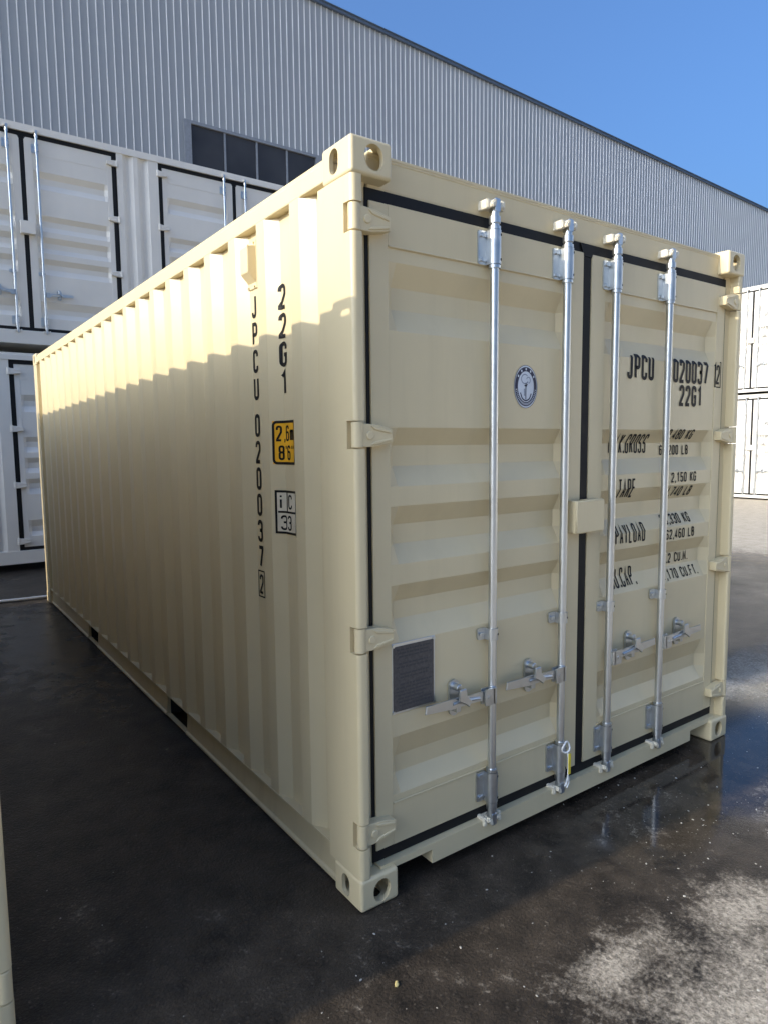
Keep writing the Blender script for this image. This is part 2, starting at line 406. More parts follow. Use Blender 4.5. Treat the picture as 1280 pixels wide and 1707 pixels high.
FACE, OUT, INN = .046, .050, .088       # door frame face, outer flat, inner flat (y)
def rows_profile(z0, z1, dz=0.):
    g = [(2.237, 2.162, 2.088, 2.010), (1.683, 1.621, 1.548, 1.478), (1.409, 1.341, 1.271, 1.203), (1.129, 1.064, .997, .920), (.575, .485, .420, .356)]
    br = [(z1, OUT)]
    for a, b, c, d in g: br += [(a+dz, OUT), (b+dz, INN), (c+dz, INN), (d+dz, OUT)]
    br.append((z0, OUT)); return br
def prof(br, z):
    for (za, ya), (zb, yb) in zip(br, br[1:]):
        if zb <= z <= za: return ya+(yb-ya)*(za-z)/(za-zb)
    return OUT
def hinge(parent, m, x, z, s, yf):
    """hinge with pin at x and blade running to the door (s=+1 to the right)"""
    bm = bmesh.new(); h = .042
    cyl(bm, (x, yf+.022, z-h), (x, yf+.022, z+h), .0195, 18)
    poly = [(x, z+h*.92), (x+s*.075, z+h*.80), (x+s*.135, z+h*.45), (x+s*.135, z-h*.60), (x+s*.06, z-h*.95), (x, z-h*.95)]
    prism(bm, poly, yf+.010, yf+FACE+.004, 'y')
    rib = [(x+s*.045, z+h*.72), (x+s*.080, z+h*.60), (x+s*.128, z+h*.34), (x+s*.128, z+h*.10), (x+s*.06, z+h*.40)]
    prism(bm, rib, yf+.006, yf+.012, 'y')
    rib = [(x+s*.045, z-h*.80), (x+s*.065, z-h*.78), (x+s*.128, z-h*.46), (x+s*.128, z-h*.28), (x+s*.06, z-h*.5)]
    prism(bm, rib, yf+.006, yf+.012, 'y')
    cyl(bm, (x+s*.042, yf+.005, z-.002), (x+s*.042, yf+.016, z-.002), .014, 14)
    bm.normal_update(); bmesh.ops.bevel(bm, geom=[e for e in bm.edges if e.is_manifold and e.calc_face_angle(0) > .7], offset=.002, segments=1, affect='EDGES')
    return link('hinge', bm, m, parent, 40)
def door_leaf(parent, m, x0, x1, z0, z1, side, br, yf=0., hz=(2.345, 1.657, .967, .272), lod=0, hx=None):
    """side=-1: hinged on its left edge, +1: on its right edge"""
    hs, ls = .077, .094
    xa, xb = (x0+hs, x1-ls) if side < 0 else (x0+ls, x1-hs)
    zt, zb = br[0][0], br[-1][0]
    bm = bmesh.new()
    box(bm, x0, xa, yf+FACE, yf+.10, z0, z1, .004); box(bm, xb, x1, yf+FACE, yf+.10, z0, z1, .004)
    box(bm, xa, xb, yf+FACE+.0012, yf+.10, zt, z1-.0006, 0); box(bm, xa, xb, yf+FACE+.0012, yf+.10, z0+.0006, zb, 0)
    d = link('door', bm, m, parent)
    bm = bmesh.new(); cx = .036
    cols = [xa, xa+cx, xb-cx, xb]
    vs = [[bm.verts.new((x, yf+(OUT if i in (0, 3) else y), z)) for i, x in enumerate(cols)] for z, y in br]
    for A, B in zip(vs, vs[1:]):
        for i in range(3): bm.faces.new((A[i], A[i+1], B[i+1], B[i]))
    bm.normal_update(); es = [e for e in bm.edges if not e.is_boundary and e.calc_face_angle(0) > .15]
    bmesh.ops.bevel(bm, geom=es, offset=.0022, segments=2, affect='EDGES')
    link('door_panel', bm, m, d, 60)
    bm = bmesh.new()
    if lod == 0:   # weld beads where the sheet meets the frame
        sweep(bm, [(xa, yf+FACE, zt), (xb, yf+FACE, zt)], .0035, 6); sweep(bm, [(xa, yf+FACE, zb), (xb, yf+FACE, zb)], .0035, 6)
        loose('weld_bead', bm, m, d)
    else: bm.free()
    x = hx if hx is not None else (.024 if side < 0 else WD-.024)
    for z in hz: hinge(d, m, x, z, 1 if side < 0 else -1, yf)
    return d
def bracket(parent, x, z, h, yf=0., big=True, s=-1):
    bm = bmesh.new(); r = .0245 if big else .022
    w = .062 if big else .058
    poly = rrect(min(x+s*w, x+s*.012), max(x+s*w, x+s*.012), z-h/2, z+h/2, .010)
    prism(bm, poly, yf+FACE-.006, yf+FACE+.001, 'y')
    # sleeve: a U round the bar, open to the door
    arc = [(x+r*cos(a), yf+.018+r*sin(a)) for a in [pi*(1.0+i/12) for i in range(13)]]
    inn = [(x+(r-.004)*cos(a), yf+.018+(r-.004)*sin(a)) for a in [pi*(2.0-i/12) for i in range(13)]]
    prism(bm, [(x-r, yf+FACE)]+arc+[(x+r, yf+FACE), (x+r-.004, yf+FACE)]+inn+[(x-r+.004, yf+FACE)], z-h/2, z+h/2, 'z')
    b = link('bearing_bracket', bm, ZINC_D, parent)
    bm = bmesh.new()
    for q in ((.36, -.36) if big else (0.,)):
        cyl(bm, (x+s*.046, yf+FACE-.0145, z+q*h), (x+s*.046, yf+FACE-.005, z+q*h), .0085, 6)
        cyl(bm, (x+s*.030, yf+FACE-.0105, z+q*h), (x+s*.030, yf+FACE-.005, z+q*h), .0065, 10)
    loose('bolt', bm, ZINC, parent)
    bm = bmesh.new()
    for q in ((.36, -.36) if big else (0.,)):
        a = -.55; c, s_ = x+(r+.0008)*sin(.55), yf+.018-(r+.0008)*cos(.55)
        cyl(bm, (c-.002*sin(.55), s_+.002*cos(.55), z+q*h), (c+.0006*sin(.55), s_-.0006*cos(.55), z+q*h), .0048, 10)
    loose('bolt_hole', bm, HOLE, parent)
    return b
def cam_end(parent, x, z, sgn, yf=0., keeper_m=None):
    """locking cam at a bar end (sgn=+1 top) and the keeper it bites into"""
    bm = bmesh.new(); y = yf+.018
    cyl(bm, (x, y, z-sgn*.040), (x, y, z-sgn*.012), .0215, 18); cyl(bm, (x, y, z-sgn*.012), (x, y, z+sgn*.016), .0165, 16, .014)
    prism(bm, rrect(x-.012, x+.016, z+min(0, sgn*.05)+.0, z+max(0, sgn*.05), .006), y-.016, y+.018, 'y')
    bm2 = bmesh.new()
    lobe = [(x+.010, z+sgn*.012), (x+.040, z+sgn*.020), (x+.043, z+sgn*.038), (x+.030, z+sgn*.044), (x+.024, z+sgn*.030), (x+.010, z+sgn*.030)]
    prism(bm2, lobe, y-.016, y+.012, 'y')
    lobe = [(x-.010, z+sgn*.020), (x-.030, z+sgn*.010), (x-.036, z+sgn*.024), (x-.020, z+sgn*.040), (x-.006, z+sgn*.046)]
    prism(bm2, lobe, y-.022, y+.012, 'y')
    bm.normal_update(); bmesh.ops.bevel(bm, geom=[e for e in bm.edges if e.is_manifold and e.calc_face_angle(0) > .8], offset=.0025, segments=1, affect='EDGES')
    link('locking_cam', bm, ZINC, parent, 40)
    bm2.normal_update(); bmesh.ops.bevel(bm2, geom=[e for e in bm2.edges if e.is_manifold and e.calc_face_angle(0) > .8], offset=.004, segments=2, affect='EDGES')
    loose('cam_hook', bm2, keeper_m or IVORY, parent, 40)
    bm = bmesh.new(); zc = z+sgn*.028
    prism(bm, rrect(x-.042, x+.042, zc-.012, zc+.012, .006), yf+.036, yf+.066, 'y')
    prism(bm, rrect(x-.046, x-.027, zc-.020, zc+.016, .006), yf+.010, yf+.064, 'y')
    prism(bm, rrect(x+.029, x+.048, zc-.014, zc+.022, .006), yf+.010, yf+.064, 'y')
    bm.normal_update(); bmesh.ops.bevel(bm, geom=[e for e in bm.edges if e.is_manifold and e.calc_face_angle(0) > .8], offset=.004, segments=2, affect='EDGES')
    link('cam_keeper', bm, keeper_m or IVORY, parent, 40)
def locking_bar(parent, x, zb, zt, hs, yf=0., zm=.885, zh=.645, bh=.122, full=True, keeper_m=None, bars=(2.345, .262)):
    bm = bmesh.new(); cyl(bm, (x, yf+.018, zb), (x, yf+.018, zt), .0165, 20)
    b = link('locking_bar', bm, ZINC, parent)
    bm = bmesh.new()
    for z in bars:
        for q in (-1, 1): cyl(bm, (x, yf+.018, z+q*(bh/2+.002)), (x, yf+.018, z+q*(bh/2+.014)), .0225, 18)
    loose('collar', bm, ZINC, b)
    for z in bars: bracket(b, x, z, bh, yf, True)
    bracket(b, x, zm, .046, yf, False)
    cam_end(b, x, zt, 1, yf, keeper_m); cam_end(b, x, zb, -1, yf, keeper_m)
    # handle hub + lever + catch
    y = yf-.006
    bm = bmesh.new()
    xa, xb = sorted((x+hs*.012, x+hs*.062)); prism(bm, rrect(xa, xb, zh-.032, zh+.032, .006), yf-.010, yf-.003, 'y'); prism(bm, rrect(xa, xb, zh-.032, zh+.032, .006), yf+.014, yf+.019, 'y')
    box(bm, min(x, x+hs*.02), max(x, x+hs*.02), yf-.010, yf+.019, zh-.032, zh+.032, .002)
    cyl(bm, (x+hs*.042, yf-.012, zh), (x+hs*.042, yf+.02, zh), .0075, 12)
    link('handle_hub', bm, ZINC_D, b)
    bm = bmesh.new(); dz = .012
    pts = [(.030, .021), (.085, .020), (.150, .016), (.210, .018), (.345, .020), (.350, -.012), (.210, -.021), (.150, -.016), (.085, -.014), (.030, -.021)]
    n0 = len(bm.verts)
    prism(bm, [(x+hs*a, zh+q+dz*min(1, a/.2)) for a, q in pts], yf+.001, yf+.0095, 'y')
    bmesh.ops.bevel(bm, geom=bm.edges[:], offset=.002, segments=1, affect='EDGES')
    sweep(bm, [(x+hs*.085, yf+.000, zh+.004), (x+hs*.16, yf-.004, zh+.014), (x+hs*.22, yf+.0, zh+.012)], .006, 8)
    link('door_handle', bm, ZINC, b)
    bm = bmesh.new(); xc = x+hs*.182; zc = zh+.018
    prism(bm, fillet([(xc-.024, zc-.070, .023), (xc+.024, zc-.070, .023), (xc+.024, zc+.070, .023), (xc-.024, zc+.070, .023)], True), yf+.036, yf+FACE, 'y')
    box(bm, xc-.012, xc+.012, yf+.010, yf+.042, zc-.050, zc-.018, .003)
    k = link('handle_catch', bm, ZINC_D, b)
    bm = bmesh.new()
    cyl(bm, (xc, yf+.004, zc+.046), (xc, yf+.040, zc+.046), .014, 14)
    prism(bm, [(xc-.016, zc+.046), (xc+.014, zc+.048), (xc+.020, zc+.018), (xc+.044, zc-.008), (xc+.030, zc-.028), (xc+.006, zc-.010), (xc-.020, zc+.004)], yf-.018, yf-.008, 'y')
    bm.normal_update(); bmesh.ops.bevel(bm, geom=[e for e in bm.edges if e.is_manifold and e.calc_face_angle(0) > .8], offset=.0025, segments=1, affect='EDGES')
    link('latch_flap', bm, ZINC, k)
    return b

# ---- side wall corrugation
PIT_ = .278
def side_points(L, dp=.036, y_first=.42, y0=.205):
    pts = [(.036, y0), (.036, .286)]
    k = 0
    while True:
        e = y_first+PIT_*k
        if e > L-.30: break
        pts += [(.0, e-.072), (.0, e), (.036, e+.058), (.036, e+.144)]
        k += 1
    pts[-1] = (.036, L-.19)
    return pts
def side_x(pts, y):
    for (xa, ya), (xb, yb) in zip(pts, pts[1:]):
        if ya <= y <= yb: return xa+(xb-xa)*(y-ya)/max(1e-9, yb-ya)
    return .036
def side_wall(parent, m, pts, z0, z1, X0=.006, sgn=1):
    bm = bmesh.new(); f = fillet([(a, b, .011) if 0 < i < len(pts)-1 else (a, b) for i, (a, b) in enumerate(pts)])
    A = [bm.verts.new((X0+x*sgn if sgn > 0 else X0-x, y, z0)) for x, y in f]
    B = [bm.verts.new((v.co.x, v.co.y, z1)) for v in A]
    for i in range(len(A)-1): bm.faces.new((A[i], A[i+1], B[i+1], B[i]))
    return link('side_wall', bm, m, parent, 50)

def end_door_container(name, H, m, mrail, loc=(0, 0, 0), rz=0, L=LN, lod=0):
    c = empty(name, loc, rz); dz = H-2.591
    for sx in (1, -1):
        for sy in (1, -1):
            for sz in (1, -1): casting(c, sx, sy, sz, H, L, WD, m)
    hz = tuple(z*(H-.12)/2.471 for z in (2.345, 1.657, .967, .272)) if dz else (2.345, 1.657, .967, .272)
    ztop = H-.118
    # front corner posts with slots for the hinge pins
    def post(s):
        bm = bmesh.new()
        def X(a): return a if s > 0 else WD-a
        prism(bm, [(X(a), y) for a, y in ((.004, .052), (.004, .212), (.05, .225), (.125, .20), (.125, .105), (.088, .105), (.088, .058), (.045, .052))], .116, ztop+.002, 'z')
        edges = [.117]
        for z in sorted(hz): edges += [z-.046, z+.046]
        edges.append(ztop+.001)
        nose = fillet([(.004, .0525), (.004, .003, .017), (.046, .003, .010), (.046, .0525)])
        for a, b in zip(edges[::2], edges[1::2]):
            prism(bm, [(X(u), v) for u, v in nose], a, b, 'z')
        return link('corner_post', bm, m, c, 40)
    post(1); post(-1)
    for s in (1, -1):
        bm = bmesh.new(); def_x = (lambda a: a) if s > 0 else (lambda a: WD-a)
        prism(bm, [(def_x(a), y) for a, y in ((.004, L-.19), (.004, L-.012), (.012, L-.004), (.09, L-.004), (.09, L-.19))], .116, ztop+.002, 'z')
        link('corner_post', bm, m, c)
    # rails
    pk = [(1.806, 2.150), (3.894, 4.225)]
    for s in (1, -1):
        X = (lambda a: a) if s > 0 else (lambda a: WD-a)
        bm = bmesh.new()
        prism(bm, [(X(a), z) for a, z in rrect(.005, .065, H-.098, H-.036, .006)], .15, L-.15, 'y')
        prism(bm, [(X(a), z) for a, z in ((.014, H-.040), (.014, H-.020), (.15, H-.014), (.15, H-.040))], .15, L-.15, 'y')
        link('top_side_rail', bm, m, c)
        bm = bmesh.new()
        prism(bm, [(X(a), z) for a, z in ((.005, .158), (.005, .166), (.075, .166), (.075, .158))], .165, L-.165, 'y')
        prev = .19
        for a, b in pk+[(L-.17, 0)]:
            prism(bm, [(X(u), z) for u, z in ((.034, .159), (.026, .030), (.016, .022), (.016, .012), (.048, .012), (.048, .159))], prev if prev > .2 else .175, a, 'y')
            prev = b
        for a, b in pk: prism(bm, [(X(u), z) for u, z in ((.034, .159), (.033, .146), (.048, .146), (.048, .159))], a, b, 'y'); prism(bm, [(X(u), z) for u, z in ((.020, .017), (.020, .0125), (.0475, .0125), (.0475, .017))], a+.001, b-.001, 'y')
        link('bottom_side_rail', bm, mrail, c)
    bm = bmesh.new()
    for a, b in pk:   # fork pockets through the floor
        box(bm, .0485, WD-.0485, a-.008, a, .012, .150); box(bm, .0485, WD-.0485, b, b+.008, .012, .150)
        box(bm, .0485, WD-.0485, a, b, .140, .146)
    y = .35
    while y < L-.2:
        if not any(a-.06 < y < b+.06 for a, b in pk): box(bm, .05, WD-.05, y, y+.04, .04, .150)
        y += .30
    box(bm, .07, WD-.07, .09, L-.08, .1505, .157)
    link('floor', bm, WOODD, c)
    pts = side_points(L)
    sw = side_wall(c, m, pts, .1655, H-.094, .006); side_wall(c, m, pts, .1655, H-.094, WD-.006, -1)
    # roof
    bm = bmesh.new(); n = int((L-.3)/.21); prev = None
    for i in range(n*4+1):
        y = .13+(L-.26)*i/(n*4); z = H-.016-(.018 if i % 4 in (0, 1) else 0)
        A = (bm.verts.new((.14, y, z)), bm.verts.new((WD-.14, y, z)))
        if prev: bm.faces.new((prev[0], prev[1], A[1], A[0]))
        prev = A
    link('roof', bm, m, c)
    # closed end
    bm = bmesh.new(); br = []
    x = .09; k = 0; P = []
    while x < WD-.09: P += [(x, L-.012), (x+.11, L-.012), (x+.15, L-.055), (x+.22, L-.055)]; x += .26
    P = [(min(a, WD-.085), b) for a, b in P]
    A = [bm.verts.new((a, b, .10)) for a, b in P]; B = [bm.verts.new((a, b, H-.06)) for a, b in P]
    for i in range(len(P)-1):
        if P[i+1][0] > P[i][0]: bm.faces.new((A[i], A[i+1], B[i+1], B[i]))
    box(bm, .16, WD-.16, L-.07, L-.006, H-.10, H-.016, .004); box(bm, .16, WD-.16, L-.07, L-.006, .03, .13, .004)
    link('end_wall', bm, m, c)
    # header, sill
    bm = bmesh.new()
    prism(bm, [(.064, H-.131), (.060, H-.125), (.054, H-.034), (.050, H-.030), (.050, H-.018), (.13, H-.016), (.13, H-.131)], .10, WD-.10, 'x')
    bmesh.ops.recalc_face_normals(bm, faces=bm.faces[:]); bm.normal_update(); bmesh.ops.bevel(bm, geom=[e for e in bm.edges if e.calc_face_angle(0) > .5], offset=.003, segments=2, affect='EDGES')
    link('door_header', bm, m, c)
    bm = bmesh.new()
    prism(bm, [(.10, .128), (WD-.10, .128), (WD-.10, .104), (WD-.335, .104), (WD-.335, .050), (.335, .050), (.335, .104), (.10, .104)], .022, .030, 'y')
    box(bm, .335, WD-.335, .0295, .10, .050, .058); box(bm, .10, WD-.10, .0295, .11, .120, .1275)
    for q in ((.335, .343), (WD-.343, WD-.335)): box(bm, q[0], q[1], .0295, .10, .0585, .1195)
    box(bm, .163, .3345, .0295, .10, .104, .112); box(bm, WD-.3345, WD-.163, .0295, .10, .104, .112)
    link('door_sill', bm, m, c)
    # gasket: one black seal round both leaves
    zg0, zg1 = .172, H-.171
    bm = bmesh.new(); g0, g1 = .0525, .085
    box(bm, .086, WD-.086, g0, g1, .128, zg0+.004, .004); box(bm, .086, WD-.086, g0, g1, zg1-.004, H-.130, .004)
    box(bm, .086, .099, g0, g1, zg0+.003, zg1-.003); box(bm, WD-.099, WD-.086, g0, g1, zg0+.003, zg1-.003)
    box(bm, 1.1925, 1.2455, g0-.003, g1-.004, zg0+.0031, zg1-.0031, .005)
    prism(bm, [(1.17, H-.135), (1.268, H-.135), (1.262, H-.152), (1.245, H-.185), (1.193, H-.185), (1.176, H-.152)], g0-.006, g1-.006, 'y')
    link('door_seal', bm, RUBBER, c)
    br = rows_profile(.331+dz*.4, 2.285+dz, dz*.4)
    dl = door_leaf(c, m, .098, 1.192, zg0, zg1, -1, br, 0, hz, lod); dr = door_leaf(c, m, 1.246, 2.340, zg0, zg1, 1, br, 0, hz, lod)
    bm = bmesh.new(); zc = 1.310+dz*.4   # lock box cover, a folded hood
    prism(bm, [(1.100, -.012), (1.290, -.012), (1.290, .045), (1.270, .045), (1.270, .004), (1.122, .004), (1.122, .0455), (1.100, .0455)], zc-.070, zc+.070, 'z')
    box(bm, 1.18, 1.289, -.0115, .0445, zc+.062, zc+.0705)
    bmesh.ops.recalc_face_normals(bm, faces=bm.faces[:]); bm.normal_update(); bmesh.ops.bevel(bm, geom=[e for e in bm.edges if e.is_manifold and e.calc_face_angle(0) > .8], offset=.005, segments=3, affect='EDGES')
    link('lock_box', bm, m, dr, 50)
    for x, hs in ((.640, -1), (1.053, -1), (1.378, 1), (1.788, 1)):
        locking_bar(c, x, .152, H-.122, hs, 0, .885+dz*.4, .645+dz*.4, .122, True, IVORY if m is CREAM else WHITE, (2.345+dz, .262))
    return c, dl, dr, sw, br, pts

def mark(parent, name, m, build, cuts, axis, f):
    bm = bmesh.new(); build(bm); wrap(bm, cuts, axis, f)
    return link(name, bm, m, parent, 180, False)

def door_markings(dr, br, dz=0, m=BLACK, h=1.):
    cuts = [z for z, y in br]
    f = lambda x, z: Vector((x, (FACE if x > 2.262 else prof(br, z))-.0022, z))
    for nm, t, x, z, hh in (('owner_code', 'JPCU', 1.514, 1.913, .116), ('container_number', '020037', 1.884, 1.913, .116), ('type_code', '22G1', 1.942, 1.800, .104)):
        mark(dr, nm, m, lambda bm: text2d(bm, t, x, z+dz, hh, .045, .0545, .0168), cuts, 1, f)
    def chk(bm):
        text2d(bm, '2', 2.272, 1.920+dz, .100, .034, .05, .0120); frame2d(bm, 2.2645, 2.3135, 1.906+dz, 2.034+dz, .0055)
    mark(dr, 'check_digit', m, chk, cuts, 1, f)
    for t, x, z in (('MAX.GROSS', 1.437, 1.573), ('TARE', 1.470, 1.366), ('PAYLOAD', 1.455, 1.153), ('CU.CAP.', 1.455, .943)):
        mark(dr, 'weight_marking', m, lambda bm: text2d(bm, t, x, z+dz, .090, .0262, .0345, .0090), cuts, 1, f)
    for t, x, z in (('30,480 KG', 1.842, 1.637), ('67,200 LB', 1.842, 1.560), ('2,150 KG', 1.895, 1.424), ('4,740 LB', 1.880, 1.352),
                    ('28,330 KG', 1.842, 1.215), ('62,460 LB', 1.862, 1.140), ('33.2 CU.M.', 1.868, 1.010), ('1,170 CU.FT.', 1.868, .932)):
        mark(dr, 'weight_marking', m, lambda bm: text2d(bm, t, x, z+dz, .050, .0250, .0320, .0078), cuts, 1, f)

# ================================================================== the place
# ground
bm = bmesh.new(); bmesh.ops.create_grid(bm, x_segments=2, y_segments=2, size=900)
tag(link('ground', bm, GROUND, None, 32, False), kind='structure')

# ---------------------------------------------------------------- the cream container
main, dl, dr, sw, br, pts = end_door_container('shipping_container', 2.591, CREAM, CREAM_D)
tag(main, 'big cream container with black JPCU lettering and closed doors, standing on wet asphalt', 'shipping container', 'cream containers in a row')
door_markings(dr, br)
# emblem
ec, ez = .848, 1.849
fe = lambda o: (lambda x, z: Vector((x, OUT-.0012-o, z)))
emb = mark(dl, 'emblem', EMBW, lambda bm: disc2d(bm, ec, ez, .067, .085), [], 1, fe(0))
ring = lambda k: [(ec+.067*k*cos(2*pi*i/48), ez+.085*k*sin(2*pi*i/48)) for i in range(48)]
def e_ring(bm):
    stroke2d(bm, ring(.985), .0018, True); stroke2d(bm, ring(.81), .0165, True)
mark(dl, 'emblem_ring', NAVY, e_ring, [], 1, fe(.0006))
def e_txt(bm):
    for a in (90, 62, 118, 36, 144): disc2d(bm, ec+.067*.81*cos(radians(a)), ez+.085*.81*sin(radians(a)), .0042, .0052, 8)
    for i in range(26):
        a = radians(190+i*6.4); stroke2d(bm, [(ec+.067*k*cos(a), ez+.085*k*sin(a)) for k in (.755, .865)], .0026)
mark(dl, 'emblem_lettering', EMBW, e_txt, [], 1, fe(.0012))
def e_anch(bm):
    stroke2d(bm, [(ec, ez+.016), (ec, ez-.050)], .0045); stroke2d(bm, [(ec-.009, ez+.004), (ec+.010, ez+.009)], .004)
    stroke2d(bm, fillet([(ec-.031, ez-.024), (ec-.022, ez-.046, .02), (ec, ez-.058, .02), (ec+.022, ez-.046, .02), (ec+.031, ez-.026)]), .0055)
    disc2d(bm, ec, ez+.004, .006, .0045, 10)
mark(dl, 'emblem_anchor', NAVY, e_anch, [], 1, fe(.0006))
def e_fig(bm):
    stroke2d(bm, [(ec-.006+.020*cos(t), ez+.030+.018*sin(t)) for t in [radians(-80-i*14) for i in range(18)]], .0042)
    stroke2d(bm, [(ec+.014+.011*cos(t), ez+.026+.012*sin(t)) for t in [radians(160-i*20) for i in range(13)]], .0040)
    stroke2d(bm, [(ec+.002, ez+.012), (ec+.010, ez+.020), (ec+.012, ez+.014)], .004); stroke2d(bm, [(ec-.008, ez-.008), (ec-.007, ez-.036)], .006)
mark(dl, 'emblem_figure', EMBG, e_fig, [], 1, fe(.0006))
# data plate
bm = bmesh.new(); box(bm, .172, .372, .0465, .0495, .660, .920, .0012, 1); pb = link('plate_surround', bm, ZINC, dl)
bm = bmesh.new(); box(bm, .178, .364, .0445, .0466, .668, .908, .0008, 1); pl = link('data_plate', bm, PLATE, dl)
def ptxt(bm):
    rr = random.Random(3)
    for i in range(17):
        z = .894-i*.0128
        if i in (3, 6, 9): continue
        x = .188+rr.random()*.02; e = .355-rr.random()*(.02 if i < 12 else .06)
        while x < e:
            l = .006+rr.random()*.020; rect2d(bm, x, min(x+l, e), z-.0030, z+.0030); x += l+.003
mark(dl, 'plate_lettering', PLTXT, ptxt, [], 1, lambda x, z: Vector((x, .0441, z)))
bm = bmesh.new()
for x in (.179, .365):
    for z in (.667, .911): cyl(bm, (x, .0425, z), (x, .047, z), .006, 10)
loose('rivet', bm, ZINC, dl)
# side markings
cutS = sorted({y for x, y in pts if y < 1.2})
fs = lambda o: (lambda y, z: Vector((.006+side_x(pts, -y)-.0016-o, -y, z)))
cs = [-y for y in cutS]
def vert(word, y, z, w, pitch):
    def b(bm):
        zz = z
        for ch in word: text2d(bm, ch, y, zz, .096, w, .05, .0155); zz -= pitch
    return b
mark(sw, 'owner_code', BLACK, vert('JPCU', -.830, 2.153, .047, .112), cs, 0, fs(0))
mark(sw, 'container_number', BLACK, vert('020037', -.830, 2.153-.490, .047, .112), cs, 0, fs(0))
mark(sw, 'type_code', BLACK, vert('22G1', -.577, 2.148, .049, .109), cs, 0, fs(0))
def cd(bm): text2d(bm, '2', -.826, .988, .086, .036, .05, .0115); frame2d(bm, -.836, -.780, .976, 1.088, .006)
mark(sw, 'check_digit', BLACK, cd, cs, 0, fs(0))
yl = mark(sw, 'height_sign', YELLOW, lambda bm: rect2d(bm, -.612, -.428, 1.552, 1.722), cs, 0, fs(0))
def ysg(bm):
    stroke2d(bm, rrect(-.608, -.432, 1.556, 1.718, .014), .010, True)
    text2d(bm, '2,6m', -.597, 1.642, .062, .025, .0320, .0085); text2d(bm, "8'6''", -.588, 1.568, .058, .025, .0320, .0085)
mark(sw, 'height_sign_lettering', BLACK, ysg, cs, 0, fs(.0008))
mark(sw, 'code_sign', LIGHTST, lambda bm: rect2d(bm, -.608, -.428, 1.275, 1.448), cs, 0, fs(0))
def ics(bm):
    frame2d(bm, -.604, -.432, 1.279, 1.444, .009); stroke2d(bm, [(-.596, 1.362), (-.430, 1.362)], .008); stroke2d(bm, [(-.552, 1.362), (-.552, 1.444)], .008)
    text2d(bm, 'i', -.598, 1.374, .058, .028, .03, .008); text2d(bm, 'C', -.543, 1.374, .058, .030, .03, .008); text2d(bm, '33', -.586, 1.289, .060, .030, .036, .008)
mark(sw, 'code_sign_lettering', BLACK, ics, cs, 0, fs(.0008))
# ventilator hood under the top rail
bm = bmesh.new()
prism(bm, [(.041, 2.462), (.0405, 2.270), (.0365, 2.270), (.0365, 2.462)], .766, .862, 'y')
x0 = .006; poly = [(.040, 2.440), (x0-.004, 2.432), (x0-.004, 2.330), (.040, 2.290)]
prism(bm, poly, .772, .848, 'y')
bmesh.ops.recalc_face_normals(bm, faces=bm.faces[:]); bm.normal_update(); bmesh.ops.bevel(bm, geom=[e for e in bm.edges if e.is_manifold and e.calc_face_angle(0) > .5], offset=.002, segments=2, affect='EDGES')
for y in (.785, .840):
    for z in (2.452, 2.279): cyl(bm, (.030, y, z), (.037, y, z), .005, 8)
link('ventilator', bm, CREAM, main)

# ---------------------------------------------------------------- seal strap on a bar
st = empty('seal_strap', (1.053, .018, .15)); tag(st, 'white cord loop with yellow tag tied round a locking bar on the left door', 'seal strap')
def loc(p): return Vector(p)-Vector((1.053, .018, .15))
bm = bmesh.new()
loop = [(1.055+.023*cos(t), -.012+.004*sin(2*t), .318+.024*sin(t)) for t in [2*pi*i/24 for i in range(24)]]
sweep(bm, [loc(p) for p in loop], .0040, 8, True)
sweep(bm, [loc(p) for p in ((1.066, -.012, .292), (1.071, -.014, .262), (1.070, -.014, .20), (1.067, -.012, .165), (1.058, -.008, .14))], .0036, 8)
sweep(bm, [loc(p) for p in ((1.074, -.013, .18), (1.078, -.012, .150), (1.066, -.012, .132))], .0030, 8)
link('cord', bm, STRAPW, st)
bm = bmesh.new(); prism(bm, [(.0125, .135), (.0275, .135), (.025, .045), (.0125, .045)], -.0385, -.0350, 'y'); link('tag', bm, STRAPY, st)

# ---------------------------------------------------------------- neighbour on the left
SK = ('container_number', 'owner_code', 'type_code', 'weight_marking', 'check_digit', 'weight_markings', 'emblem', 'emblem_ring', 'emblem_lettering', 'emblem_anchor', 'emblem_figure', 'data_plate', 'plate_surround', 'plate_lettering', 'rivet', 'height_sign', 'height_sign_lettering', 'code_sign', 'code_sign_lettering', 'ventilator')
def place(src, px, py, a):
    n = copy_tree(src, None, SK); n.rotation_euler.z = a
    v = Matrix.Rotation(a, 3, 'Z') @ Vector((WD, 0, 0)); n.location = (px-v.x, py-v.y, 0); return n
nb = place(main, -1.046, 0.0, radians(2.3))
tag(nb, 'cream container whose front corner post just shows along the left edge of the picture', 'shipping container')

